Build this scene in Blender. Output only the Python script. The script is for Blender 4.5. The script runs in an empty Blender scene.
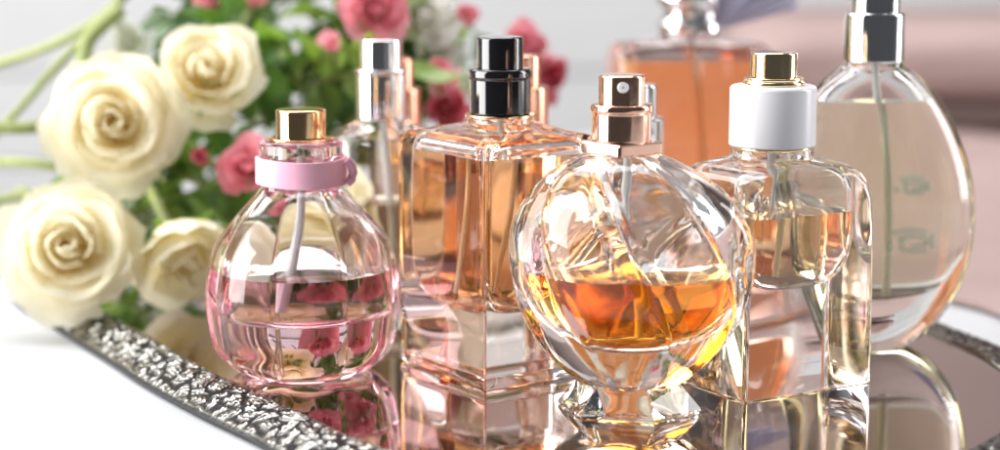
import bpy, bmesh, math, random
from mathutils import Vector, Matrix, noise
R = math.radians
CM = 0.01                       # everything below is modelled in centimetres
scene = bpy.context.scene
col = scene.collection
rng = random.Random(11)

# ------------------------------------------------------------------ materials
def new_mat(name):
    m = bpy.data.materials.new(name); m.use_nodes = True
    nt = m.node_tree; nt.nodes.clear()
    out = nt.nodes.new('ShaderNodeOutputMaterial')
    return m, nt, out

def principled(name, color, rough=.5, metal=0., spec=.5, bump=None, coat=0., var=None, rvar=None):
    m, nt, out = new_mat(name)
    p = nt.nodes.new('ShaderNodeBsdfPrincipled')
    p.inputs['Base Color'].default_value = (*color, 1)
    p.inputs['Roughness'].default_value = rough
    p.inputs['Metallic'].default_value = metal
    p.inputs['Specular IOR Level'].default_value = spec
    p.inputs['Coat Weight'].default_value = coat
    nt.links.new(p.outputs[0], out.inputs['Surface'])
    tc = nt.nodes.new('ShaderNodeTexCoord')
    if bump:
        n = nt.nodes.new('ShaderNodeTexNoise'); n.inputs['Scale'].default_value = bump[0]; n.inputs['Detail'].default_value = 6
        b = nt.nodes.new('ShaderNodeBump'); b.inputs['Strength'].default_value = bump[1]; b.inputs['Distance'].default_value = bump[2]
        nt.links.new(tc.outputs['Object'], n.inputs['Vector'])
        nt.links.new(n.outputs[0], b.inputs['Height']); nt.links.new(b.outputs[0], p.inputs['Normal'])
    if var:
        n = nt.nodes.new('ShaderNodeTexNoise'); n.inputs['Scale'].default_value = var[0]; n.inputs['Detail'].default_value = 4
        mx = nt.nodes.new('ShaderNodeMix'); mx.data_type = 'RGBA'
        mx.inputs[6].default_value = (*color, 1); mx.inputs[7].default_value = (*var[1], 1)
        nt.links.new(tc.outputs['Object'], n.inputs['Vector'])
        nt.links.new(n.outputs[0], mx.inputs[0]); nt.links.new(mx.outputs[2], p.inputs['Base Color'])
    if rvar:
        n = nt.nodes.new('ShaderNodeTexNoise'); n.inputs['Scale'].default_value = rvar[0]; n.inputs['Detail'].default_value = 5
        mr = nt.nodes.new('ShaderNodeMapRange'); mr.inputs[1].default_value = .35; mr.inputs[2].default_value = .75
        mr.inputs[3].default_value = rvar[1]; mr.inputs[4].default_value = rvar[2]
        nt.links.new(tc.outputs['Object'], n.inputs['Vector'])
        nt.links.new(n.outputs[0], mr.inputs[0]); nt.links.new(mr.outputs[0], p.inputs['Roughness'])
    return m

def glass(name, color=(1, 1, 1), ior=1.5, rough=0.):
    m, nt, out = new_mat(name)
    g = nt.nodes.new('ShaderNodeBsdfGlass')
    g.inputs['Color'].default_value = (*color, 1); g.inputs['IOR'].default_value = ior
    g.inputs['Roughness'].default_value = rough
    nt.links.new(g.outputs[0], out.inputs['Surface'])
    return m

def tinted_glass(name, trans, path_cm, ior=1.5):
    """glass whose tint builds up along the light's path"""
    m = glass(name, ior=ior); nt = m.node_tree
    absorb(nt, trans, path_cm)
    return m

def absorb(nt, trans, path_cm):
    out = [n for n in nt.nodes if n.type == 'OUTPUT_MATERIAL'][0]
    a = [-math.log(max(t, .001)) / (path_cm * CM) for t in trans]
    d = max(a) * 1.02 + 1e-4
    v = nt.nodes.new('ShaderNodeVolumeAbsorption')
    v.inputs['Color'].default_value = (*[1 - x / d for x in a], 1)
    v.inputs['Density'].default_value = d
    nt.links.new(v.outputs[0], out.inputs['Volume'])

def liquid(name, trans, path_cm):
    """perfume: its walls meet glass (relative IOR below one), its surface meets air"""
    m, nt, out = new_mat(name)
    g = nt.nodes.new('ShaderNodeBsdfGlass'); g.inputs['Roughness'].default_value = 0
    at = nt.nodes.new('ShaderNodeAttribute'); at.attribute_name = 'wet'
    mr = nt.nodes.new('ShaderNodeMapRange')
    mr.inputs[1].default_value = 0; mr.inputs[2].default_value = 1
    mr.inputs[3].default_value = 1.36; mr.inputs[4].default_value = 1.36 / 1.5
    nt.links.new(at.outputs['Fac'], mr.inputs[0]); nt.links.new(mr.outputs[0], g.inputs['IOR'])
    nt.links.new(g.outputs[0], out.inputs['Surface'])
    absorb(nt, trans, path_cm)
    return m

def petal_mat(name, edge, base, transl=.35, mid=None):
    """soft petal: deeper colour at the petal's foot, thin enough to let light through"""
    m, nt, out = new_mat(name)
    at = nt.nodes.new('ShaderNodeAttribute'); at.attribute_name = 'along'
    ramp = nt.nodes.new('ShaderNodeValToRGB')
    ramp.color_ramp.elements[0].color = (*base, 1); ramp.color_ramp.elements[1].color = (*edge, 1)
    ramp.color_ramp.elements[0].position = .15; ramp.color_ramp.elements[1].position = .85
    nt.links.new(at.outputs['Fac'], ramp.inputs[0])
    d = nt.nodes.new('ShaderNodeBsdfPrincipled'); d.inputs['Roughness'].default_value = .55
    d.inputs['Specular IOR Level'].default_value = .25
    t = nt.nodes.new('ShaderNodeBsdfTranslucent')
    tc = nt.nodes.new('ShaderNodeTexCoord')
    n = nt.nodes.new('ShaderNodeTexNoise'); n.inputs['Scale'].default_value = 260
    b = nt.nodes.new('ShaderNodeBump'); b.inputs['Strength'].default_value = .25; b.inputs['Distance'].default_value = .0006
    nt.links.new(tc.outputs['Object'], n.inputs['Vector']); nt.links.new(n.outputs[0], b.inputs['Height'])
    nt.links.new(b.outputs[0], d.inputs['Normal'])
    mx = nt.nodes.new('ShaderNodeMixShader'); mx.inputs[0].default_value = transl
    nt.links.new(ramp.outputs[0], d.inputs['Base Color']); nt.links.new(ramp.outputs[0], t.inputs['Color'])
    nt.links.new(d.outputs[0], mx.inputs[1]); nt.links.new(t.outputs[0], mx.inputs[2])
    nt.links.new(mx.outputs[0], out.inputs['Surface'])
    return m

def leaf_mat(name, c1, c2):
    m, nt, out = new_mat(name)
    oi = nt.nodes.new('ShaderNodeObjectInfo')
    mx = nt.nodes.new('ShaderNodeMix'); mx.data_type = 'RGBA'
    mx.inputs[6].default_value = (*c1, 1); mx.inputs[7].default_value = (*c2, 1)
    nt.links.new(oi.outputs['Random'], mx.inputs[0])
    d = nt.nodes.new('ShaderNodeBsdfPrincipled'); d.inputs['Roughness'].default_value = .38
    t = nt.nodes.new('ShaderNodeBsdfTranslucent')
    br = nt.nodes.new('ShaderNodeMix'); br.data_type = 'RGBA'; br.blend_type = 'MULTIPLY'; br.inputs[0].default_value = 1
    br.inputs[7].default_value = (1.4, 1.5, .6, 1)
    nt.links.new(mx.outputs[2], d.inputs['Base Color']); nt.links.new(mx.outputs[2], br.inputs[6])
    nt.links.new(br.outputs[2], t.inputs['Color'])
    ms = nt.nodes.new('ShaderNodeMixShader'); ms.inputs[0].default_value = .35
    nt.links.new(d.outputs[0], ms.inputs[1]); nt.links.new(t.outputs[0], ms.inputs[2])
    nt.links.new(ms.outputs[0], out.inputs['Surface'])
    return m

M = {}
M['clear'] = glass('clear_glass', (.985, .985, .985), 1.5)
M['pink_glass'] = tinted_glass('pink_glass', (.985, .86, .885), 2.0)
M['smoke_glass'] = tinted_glass('smoke_glass', (.86, .87, .84), 3.0)
M['peach_glass'] = tinted_glass('peach_glass', (.97, .90, .86), 4.0)
M['amber_liquid'] = liquid('amber_liquid', (.96, .33, .02), 3.0)
M['peach_liquid'] = liquid('peach_liquid', (.95, .57, .29), 3.6)
M['pink_liquid'] = liquid('pink_liquid', (.98, .84, .88), 4.6)
M['straw_liquid'] = liquid('straw_liquid', (.85, .64, .38), 3.0)
M['pale_liquid'] = liquid('pale_liquid', (.82, .79, .62), 2.4)
M['grey_liquid'] = liquid('grey_liquid', (.62, .54, .44), 2.0)
M['orange_liquid'] = liquid('orange_liquid', (.97, .44, .19), 3.0)
M['gold'] = principled('polished_gold', (.93, .62, .33), .08, 1.)
M['rose_gold'] = principled('rose_gold', (.90, .56, .42), .07, 1., rvar=(400, .05, .13))
M['pale_gold'] = principled('pale_gold', (.93, .74, .47), .09, 1.)
M['copper'] = principled('copper_metal', (.88, .50, .36), .18, 1.)
M['chrome'] = principled('chrome_metal', (.88, .88, .90), .07, 1.)
M['black'] = principled('gloss_black', (.006, .006, .008), .06, 0., .6, coat=.6)
M['white_plastic'] = principled('white_plastic', (.80, .81, .85), .22, 0., .5)
M['tube'] = principled('dip_tube_plastic', (.86, .86, .84), .25)
M['ribbon'] = principled('pink_satin', (.94, .50, .645), .28, 0., .5, bump=(900, .15, .0004))
M['nozzle'] = principled('nozzle_plastic', (.82, .80, .80), .4)
M['hole'] = principled('nozzle_hole', (.05, .05, .05), .6)
M['mark'] = principled('green_print', (.50, .70, .58), .5)
def thin_print(m, amount):
    nt = m.node_tree; out = [n for n in nt.nodes if n.type == 'OUTPUT_MATERIAL'][0]; p = [n for n in nt.nodes if n.type == 'BSDF_PRINCIPLED'][0]
    t = nt.nodes.new('ShaderNodeBsdfTransparent'); x = nt.nodes.new('ShaderNodeMixShader'); x.inputs[0].default_value = amount
    nt.links.new(t.outputs[0], x.inputs[1]); nt.links.new(p.outputs[0], x.inputs[2]); nt.links.new(x.outputs[0], out.inputs['Surface'])
thin_print(M['mark'], .24)
M['stone'] = glass('cut_stone', (1, 1, 1), 1.9)
M['mirror'] = principled('dark_mirror', (.65, .585, .58), .02, 1., rvar=(30, .008, .11))
M['table'] = principled('white_table', (.51, .525, .55), .45, 0., .4, bump=(60, .05, .001))
M['wall'] = principled('white_planks', (.60, .60, .61), .6, 0., .3, bump=(30, .25, .004), var=(5, (.50, .50, .51)))
M['taupe'] = principled('taupe_plaster', (.30, .235, .225), .8, 0., .2, bump=(25, .3, .004), var=(6, (.40, .31, .29)))
M['towel'] = principled('dusty_pink_cotton', (.43, .325, .31), .95, 0., .1, bump=(300, .6, .003), var=(9, (.27, .195, .185)))
M['bow'] = principled('lilac_organza', (.52, .50, .66), .45, 0., .3)
thin_print(M['bow'], .62)
M['cream'] = petal_mat('cream_petal', (.95, .915, .76), (.96, .85, .50), .48)
M['pale_cream'] = petal_mat('pale_petal', (.94, .90, .72), (.92, .80, .42))
M['pink_petal'] = petal_mat('pink_petal', (.87, .36, .43), (.82, .46, .42))
M['rose_petal'] = petal_mat('light_pink_petal', (.90, .42, .50), (.88, .62, .58))
M['deep_petal'] = petal_mat('deep_pink_petal', (.76, .18, .26), (.70, .28, .28))
M['white_petal'] = petal_mat('white_petal', (.90, .90, .88), (.84, .84, .70))
M['leaf'] = leaf_mat('dark_leaf', (.06, .125, .035), (.12, .235, .055))
M['young_leaf'] = leaf_mat('young_leaf', (.19, .31, .08), (.30, .42, .13))
M['stem'] = principled('green_stem', (.24, .34, .10), .5, bump=(260, .4, .002), var=(45, (.36, .36, .14)))

def ornate_mat():
    m, nt, out = new_mat('embossed_silver')
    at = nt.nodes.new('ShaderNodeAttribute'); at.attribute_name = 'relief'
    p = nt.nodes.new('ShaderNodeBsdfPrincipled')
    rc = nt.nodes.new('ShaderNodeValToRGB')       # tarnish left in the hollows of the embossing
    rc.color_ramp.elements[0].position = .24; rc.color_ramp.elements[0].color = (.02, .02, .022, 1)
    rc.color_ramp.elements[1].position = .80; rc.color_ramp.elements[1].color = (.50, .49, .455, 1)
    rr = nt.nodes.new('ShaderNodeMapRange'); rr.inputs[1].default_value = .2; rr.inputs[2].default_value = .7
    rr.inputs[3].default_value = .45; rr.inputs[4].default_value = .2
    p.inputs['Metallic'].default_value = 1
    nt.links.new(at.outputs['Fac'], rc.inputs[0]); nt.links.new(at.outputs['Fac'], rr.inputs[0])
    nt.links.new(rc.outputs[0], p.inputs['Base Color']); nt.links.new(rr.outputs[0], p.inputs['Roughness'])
    nt.links.new(p.outputs[0], out.inputs['Surface'])
    return m
M['ornate'] = ornate_mat()

# ------------------------------------------------------------------ mesh helpers
def mk(name, verts, faces, mat, parent=None, loc=(0, 0, 0), rotz=0., smooth=True, sharp=35, attr=None, fattr=None):
    me = bpy.data.meshes.new(name)
    me.from_pydata([(v[0] * CM, v[1] * CM, v[2] * CM) for v in verts], [], [tuple(f) for f in faces])
    me.materials.append(mat)
    if attr:
        a = me.attributes.new(attr[0], 'FLOAT', 'POINT'); a.data.foreach_set('value', attr[1])
    if fattr:
        a = me.attributes.new(fattr[0], 'FLOAT', 'FACE'); a.data.foreach_set('value', fattr[1])
    if smooth:
        me.polygons.foreach_set('use_smooth', [True] * len(me.polygons))
        if sharp:
            bm = bmesh.new(); bm.from_mesh(me)
            lim = R(sharp)
            for e in bm.edges:
                if len(e.link_faces) == 2 and e.calc_face_angle(0) > lim: e.smooth = False
            bm.to_mesh(me); bm.free()
    me.update()
    o = bpy.data.objects.new(name, me); col.objects.link(o)
    o.location = [c * CM for c in loc]; o.rotation_euler.z = rotz
    if parent: o.parent = parent
    return o

def tag(o, label, cat, group=None, kind=None):
    o['label'] = label; o['category'] = cat
    if group: o['group'] = group
    if kind: o['kind'] = kind
    return o

def thing(name, loc, label, cat, rotz=0., group=None):
    o = bpy.data.objects.new(name, None); o.empty_display_size = .01
    col.objects.link(o); o.location = [c * CM for c in loc]; o.rotation_euler.z = rotz
    return tag(o, label, cat, group)

def catmull(pts, n, closed=False):
    out = []; L = len(pts)
    segs = L if closed else L - 1
    for i in range(segs):
        g = lambda k: pts[k % L] if closed else pts[min(max(k, 0), L - 1)]
        p0, p1, p2, p3 = g(i - 1), g(i), g(i + 1), g(i + 2)
        for s in range(n):
            t = s / n; t2 = t * t; t3 = t2 * t
            out.append(tuple(.5 * (2 * b + (c - a) * t + (2 * a - 5 * b + 4 * c - d) * t2 + (-a + 3 * b - 3 * c + d) * t3)
                             for a, b, c, d in zip(p0, p1, p2, p3)))
    if not closed: out.append(tuple(pts[-1]))
    return out

def rrect(a, b, r, K=12, S=6):
    """rounded rectangle ring, constant number of points"""
    r = min(r, a * .985, b * .985); pts = []
    for q, (sx, sy) in enumerate(((1, 1), (-1, 1), (-1, -1), (1, -1))):
        cx, cy = sx * (a - r), sy * (b - r)
        for k in range(K + 1):
            t = (q + k / K) * math.pi / 2
            pts.append((cx + r * math.cos(t), cy + r * math.sin(t)))
        nx = ((-1, 1), (-1, -1), (1, -1), (1, 1))[q]
        e = pts[-1]; t = (q + 1) * math.pi / 2
        f = (nx[0] * (a - r) + r * math.cos(t), nx[1] * (b - r) + r * math.sin(t))
        for s in range(1, S):
            w = s / S; pts.append((e[0] + (f[0] - e[0]) * w, e[1] + (f[1] - e[1]) * w))
    return pts

def loft(rings, cap0=True, cap1=True):
    """rings: list of lists of 3D points going upward, counter-clockwise"""
    n = len(rings[0]); V = [p for r in rings for p in r]; Fc = []
    for i in range(len(rings) - 1):
        for j in range(n):
            k = (j + 1) % n
            Fc.append((i * n + j, i * n + k, (i + 1) * n + k, (i + 1) * n + j))
    def fan(base, flip):
        c = [sum(V[base + j][q] for j in range(n)) / n for q in range(3)]
        V.append(tuple(c)); ci = len(V) - 1
        for j in range(n):
            k = (j + 1) % n
            Fc.append((ci, base + k, base + j) if flip else (ci, base + j, base + k))
    if cap0: fan(0, True)
    if cap1: fan((len(rings) - 1) * n, False)
    return V, Fc

def fillet(pts, r=.04, n=3):
    """round the corners of an (radius, height) profile"""
    out = [pts[0]]
    for i in range(1, len(pts) - 1):
        a, b, c = Vector(pts[i - 1]), Vector(pts[i]), Vector(pts[i + 1])
        d1, d2 = (a - b), (c - b)
        q = min(r, d1.length * .45, d2.length * .45)
        if q < 1e-4: out.append(pts[i]); continue
        p1, p2 = b + d1.normalized() * q, b + d2.normalized() * q
        for s in range(n + 1):
            t = s / n
            out.append(tuple(p1 * (1 - t) ** 2 + b * 2 * t * (1 - t) + p2 * t * t))
    out.append(pts[-1]); return out

def lathe(name, prof, mat, parent=None, seg=72, r=.04, loc=(0, 0, 0), cap0=True, cap1=True, rings=None):
    p = fillet(prof, r); q = [p[0]]
    for a, b in zip(p, p[1:]):                  # support loops keep straight walls straight in shading
        d = math.hypot(b[0] - a[0], b[1] - a[1])
        if d > .09:
            for t in (.012 / d, .03 / d, 1 - .03 / d, 1 - .012 / d): q.append((a[0] + (b[0] - a[0]) * t, a[1] + (b[1] - a[1]) * t))
        q.append(b)
    p = q
    V, Fc = loft([[(q[0] * math.cos(2 * math.pi * j / seg), q[0] * math.sin(2 * math.pi * j / seg), q[1]) for j in range(seg)] for q in p], cap0, cap1)
    return mk(name, V, Fc, mat, parent, loc)

def tube_geo(path, rad, seg=10, r2=None):
    rings = []; n = len(path); P = [Vector(p) for p in path]
    up = Vector((.13, .31, .94)).normalized()
    for i, p in enumerate(P):
        t = (P[min(i + 1, n - 1)] - P[max(i - 1, 0)]).normalized()
        a = t.cross(up).normalized() if abs(t.dot(up)) < .98 else t.cross(Vector((1, 0, 0))).normalized()
        b = a.cross(t).normalized() * -1
        q = rad if r2 is None else rad + (r2 - rad) * i / (n - 1)
        rings.append([tuple(p + (a * math.cos(2 * math.pi * j / seg) + b * math.sin(2 * math.pi * j / seg)) * q) for j in range(seg)])
    return loft(rings)

def join_geo(parts):
    V, Fc = [], []
    for v, f in parts:
        o = len(V); V += list(v); Fc += [tuple(i + o for i in q) for q in f]
    return V, Fc

def box_geo(x0, x1, y0, y1, z0, z1):
    V = [(x, y, z) for z in (z0, z1) for y in (y0, y1) for x in (x0, x1)]
    return V, [(0, 2, 3, 1), (4, 5, 7, 6), (0, 1, 5, 4), (1, 3, 7, 5), (3, 2, 6, 7), (2, 0, 4, 6)]

def vessel(root, outer, inner, level, gmat, lmat, sharp=40):
    """outer: rings bottom to top; inner: rings top to bottom (all (points2d, z)); the cavity
    below `level` belongs to the perfume, everything else to the glass."""
    to3 = lambda ring: [(p[0], p[1], ring[1]) for p in ring[0]]
    cut = None
    for i in range(len(inner) - 1):
        if inner[i][1] > level >= inner[i + 1][1]:
            t = (inner[i][1] - level) / (inner[i][1] - inner[i + 1][1])
            mid = ([(a[0] + (b[0] - a[0]) * t, a[1] + (b[1] - a[1]) * t) for a, b in zip(inner[i][0], inner[i + 1][0])], level)
            cut = i; break
    dry = inner[:cut + 1] + [mid]
    wet = [mid] + inner[cut + 1:]
    V, Fc = loft([to3(r) for r in outer + dry], True, False)
    mk('glass_body', V, Fc, gmat, root, sharp=sharp)
    wet = wet[::-1]
    V, Fc = loft([to3(r) for r in wet], True, True)
    n = len(mid[0]); nf = len(Fc)
    mk('perfume', V, Fc, lmat, root, sharp=50, fattr=('wet', [1.0] * (nf - n) + [0.0] * n))

# ------------------------------------------------------------------ tray
TABLE_Z = -.48
inner_edge = catmull([(-13.9, 66.2), (-11.3, 61.6), (-9.2, 57.8), (-7.15, 54.5), (-5.3, 51.8), (-3.6, 49.2), (-.4, 46.2), (4, 44.6), (9, 45.6), (13, 49.6),
                      (15.0, 54), (15.2, 58.5), (14.3, 62.3), (12.2, 68), (8.8, 74.5), (3, 80), (-4, 82.6), (-12.5, 82.4), (-17.2, 77.5), (-16.6, 71.5)], 60, True)
tray = thing('mirror_tray', (0, 0, TABLE_Z), 'oval mirrored tray with embossed silver rim under the perfume bottles', 'tray')
def build_tray():
    n = len(inner_edge)
    nor = []
    for i in range(n):
        a, b = Vector(inner_edge[i - 2]), Vector(inner_edge[(i + 2) % n]); t = (b - a).normalized()
        nor.append((t.y * -1, t.x) if False else (t.y, -t.x))
    cx = sum(p[0] for p in inner_edge) / n; cy = sum(p[1] for p in inner_edge) / n
    if (inner_edge[0][0] - cx) * nor[0][0] + (inner_edge[0][1] - cy) * nor[0][1] < 0: nor = [(-a, -b) for a, b in nor]
    # mirror plate, its top at z = 0
    d = -TABLE_Z
    top = [(p[0] + q[0] * .1, p[1] + q[1] * .1, d) for p, q in zip(inner_edge, nor)]
    bot = [(p[0], p[1], d - .3) for p in top]
    V, Fc = loft([top[::-1], bot[::-1]], True, True)
    o = mk('mirror_plate', V, Fc, M['mirror'], tray, sharp=30)
    bm = bmesh.new(); bm.from_mesh(o.data); bmesh.ops.recalc_face_normals(bm, faces=bm.faces); bm.to_mesh(o.data); bm.free()
    # rim: resampled by length
    L = [0.]
    for i in range(n): L.append(L[-1] + (Vector(inner_edge[(i + 1) % n]) - Vector(inner_edge[i])).length)
    pts = []; k = 0; ss = [0.]
    while ss[-1] < L[-1]:                       # fine where the tray comes near the camera, coarser round the back
        kk = min(n - 1, max(0, next(q for q in range(n) if L[q + 1] >= ss[-1])))
        x, y = inner_edge[kk]; ss.append(ss[-1] + (.032 if (x < 2 and y < 72) else .11))
    ss = [q * L[-1] / ss[-1] for q in ss[:-1]]; N = len(ss)
    for i in range(N):
        s = ss[i]
        while L[k + 1] < s: k += 1
        t = (s - L[k]) / (L[k + 1] - L[k])
        a, b = k, (k + 1) % n
        pts.append((inner_edge[a][0] * (1 - t) + inner_edge[b][0] * t, inner_edge[a][1] * (1 - t) + inner_edge[b][1] * t,
                    nor[a][0] * (1 - t) + nor[b][0] * t, nor[a][1] * (1 - t) + nor[b][1] * t))
    # cross-section: w outward from the inner edge, z up from the table
    sec = [(0, d - .25), (.0, d + .08)]
    for k in range(1, 44):
        t = k / 44; sec.append((.05 + 1.62 * t, d + .08 + .20 * math.sin(math.pi * (t * .85 + .08)) - .34 * t))
    sec += [(1.74, d - .28), (1.75, .12), (1.70, .03), (1.6, 0.), (.1, 0.)]
    V = []; rel = []; S = len(sec)
    cell = .60
    def h2(i, j, k): return math.modf(abs(math.sin(i * 127.1 + j * 311.7 + k * 74.7) * 43758.5453))[0]
    def relief(x, y):
        # beaten foliage: small veined leaves lying every way, deep gaps between them
        wx = x + .16 * noise.noise(Vector((x * 2.1, y * 2.1, .7))); wy = y + .16 * noise.noise(Vector((x * 2.1, y * 2.1, 5.7)))
        ci, cj = math.floor(wx / cell), math.floor(wy / cell); best = []
        for i in range(ci - 1, ci + 2):
            for j in range(cj - 1, cj + 2):
                px, py = (i + .15 + .7 * h2(i, j, 1)) * cell, (j + .15 + .7 * h2(i, j, 2)) * cell
                t = 6.283 * h2(i, j, 3); dx, dy = wx - px, wy - py
                u, v = dx * math.cos(t) + dy * math.sin(t), -dx * math.sin(t) + dy * math.cos(t)
                best.append((math.hypot(u * .72, v * 1.25), u, v, h2(i, j, 4)))
        best.sort(); d1, u, v, q = best[0]; e = min(1, (best[1][0] - d1) / .15)
        vein = .5 + .5 * math.sin(30 * (u * .8 + abs(v) * 1.3) + q * 6)
        rib = math.exp(-(v / .035) ** 2)
        f = e * (.16 + .58 * vein * e + .36 * rib) + .14 * noise.noise(Vector((x * 9, y * 9, 1.)))
        return max(0., min(1., f + .02))
    for (x, y, nx, ny) in pts:
        for k, (w, z) in enumerate(sec):
            X, Y = x + nx * w, y + ny * w
            if 2 <= k <= 44:
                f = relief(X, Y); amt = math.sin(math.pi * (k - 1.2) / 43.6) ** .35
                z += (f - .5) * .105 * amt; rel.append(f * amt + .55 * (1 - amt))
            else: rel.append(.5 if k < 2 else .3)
            V.append((X, Y, z))
    Fc = []
    for i in range(N):
        j = (i + 1) % N
        for k in range(S):
            m = (k + 1) % S
            Fc.append((i * S + k, j * S + k, j * S + m, i * S + m))
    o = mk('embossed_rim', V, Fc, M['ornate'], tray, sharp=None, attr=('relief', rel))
    bm = bmesh.new(); bm.from_mesh(o.data); bmesh.ops.recalc_face_normals(bm, faces=bm.faces); bm.to_mesh(o.data); bm.free()
build_tray()

# ------------------------------------------------------------------ bottles
def circ_ring(r, n, z): return ([(r * math.cos(2 * math.pi * j / n), r * math.sin(2 * math.pi * j / n)) for j in range(n)], z)

def dip_tube(root, x0, z0, x1, z1, bend=.15, r=.11):
    path = [(x0 + (x1 - x0) * t + bend * math.sin(math.pi * t), .1 * math.sin(2 * t), z0 + (z1 - z0) * t) for t in [k / 14 for k in range(15)]]
    V, Fc = tube_geo(path, r, 10); mk('dip_tube', V, Fc, M['tube'], root)

def nozzle(cap, r, z, ang):
    """small white spray disc with a hole, set on the front of a spray button"""
    c, s = math.cos(ang), math.sin(ang)
    def disc(rad, d0, d1):
        prof = [(rad, d0), (rad, d1 - .02), (rad - .02, d1)]
        rings = [[((r + d) * c - q * math.cos(a) * s, (r + d) * s + q * math.cos(a) * c, z + q * math.sin(a)) for a in [2 * math.pi * j / 24 for j in range(24)]] for q, d in prof]
        return loft(rings, True, True)
    V, Fc = disc(.155, -.04, .012); n = mk('nozzle', V, Fc, M['nozzle'], cap)
    V, Fc = disc(.035, -.02, .02); mk('spray_hole', V, Fc, M['hole'], n)

# --- amber swirled bottle (front)
def amber_bottle():
    root = thing('perfume_bottle', (3.35, 53.0, .015), 'round swirled bottle half full of deep amber perfume, rose gold spray top', 'perfume bottle', R(-13), 'perfume bottles on the tray')
    n = 300
    prof = catmull([(0.84, 1.46), (1.0, 1.70), (1.42, 2.14), (2.1, 2.68), (2.9, 3.08), (3.65, 3.22), (4.5, 3.25), (5.3, 3.08), (6.0, 2.70), (6.6, 2.08), (6.98, 1.5), (7.15, 1.12), (7.22, .98)], 6)
    outer = []
    # hexagonal foot
    def hexring(r, z, rnd=.25):
        pts = []
        for j in range(n):
            a = 2 * math.pi * j / n; k = (a - R(-2)) % (math.pi / 3) - math.pi / 6
            h = .866 / math.cos(k); pts.append((r * (h * (1 - rnd) + .95 * rnd) * math.cos(a) + .28, r * (h * (1 - rnd) + .95 * rnd) * math.sin(a) * .86))
        return (pts, z)
    outer += [hexring(2.02, 0, .03), hexring(2.06, .03, .03), hexring(2.06, .09, .03), hexring(2.02, .15, .03), hexring(1.62, .60, .06), hexring(1.50, .73, .2), hexring(1.44, .80, .6)]
    for z, r in prof:
        t = (z - .84) / (7.22 - .84); A = (.055 + .095 * min(1, max(0, (z - 3.4) / 2))) * math.sin(math.pi * min(1, max(0, t))) ** .5
        d = .70 + .25 * (1 - math.sin(math.pi * t) ** .5)          # flattened front to back
        pts = []
        for j in range(n):
            a = 2 * math.pi * j / n
            tw = a * 3.5 + 3.5 * R(103) + 3.6 * (t - .5)
            cc = abs(math.cos(tw)); bead = math.exp(-((cc - .42) / .13) ** 2)
            f = 1 + A * (cc ** .7 - .66) + .010 * bead * min(1, A * 12)
            pts.append((r * 1.035 * f * math.cos(a) + .28 * min(1, (7.22 - z) / 1.2), r * f * math.sin(a) * d))
        outer.append((pts, z))
    outer.append(circ_ring(.62, n, 7.26)); outer.append(circ_ring(.62, n, 7.6))
    cav = catmull([(7.6, .42), (7.2, .45), (6.95, .75), (6.6, 1.5), (6.1, 2.15), (5.4, 2.62), (4.6, 2.72), (3.8, 2.68), (3.1, 2.42), (2.55, 1.95), (2.15, 1.3), (2.0, .7), (1.96, .1)], 6)
    inner = [([(r * math.cos(2 * math.pi * j / n) + .28 * min(1, max(0, (7.1 - z) / 1.4)), r * math.sin(2 * math.pi * j / n) * (.66 if r > .8 else .66 + (.34 * (.8 - r) / .35 if z > 4 and r > .45 else (.34 if z > 4 else 0)))) for j in range(n)], z) for z, r in cav]
    vessel(root, outer, inner, 3.90, M['clear'], M['amber_liquid'], sharp=28)
    dip_tube(root, 0, 7.5, .5, 2.2, .12, .10)
    # square collar
    rot = R(52)
    rr = lambda a, r, z: [(p[0] * math.cos(rot) - p[1] * math.sin(rot), p[0] * math.sin(rot) + p[1] * math.cos(rot), z) for p in rrect(a, a, r)]
    V, Fc = loft([rr(.80, .12, 7.22), rr(.84, .14, 7.25), rr(.84, .14, 7.50), rr(.80, .12, 7.54)]); mk('collar', V, Fc, M['rose_gold'], root)
    lathe('spray_base', [(.80, 7.54), (.82, 7.58), (.82, 8.34), (.86, 8.38), (.86, 8.52), (.83, 8.58), (.6, 8.60)], M['rose_gold'], root, r=.04)
    cap = lathe('spray_button', [(.64, 8.59), (.64, 9.34), (.60, 9.38), (.2, 9.39)], M['rose_gold'], root, r=.035)
    nozzle(cap, .64, 9.08, R(-78))
    # cut stone set in the shoulder
    V = []; Fc = []
    rings = [[(q * math.cos(a), q * math.sin(a), z) for a in [2 * math.pi * j / 8 for j in range(8)]] for q, z in ((.04, -.10), (.20, .03), (.13, .09))]
    V, Fc = loft(rings); mt = Matrix.Translation((-1.80, -.80, 6.50)) @ Matrix.Rotation(R(-38), 4, 'Y') @ Matrix.Rotation(R(62), 4, 'X')
    mk('cut_stone', [tuple(mt @ Vector(v)) for v in V], Fc, M['stone'], root, smooth=False)
amber_bottle()

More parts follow.
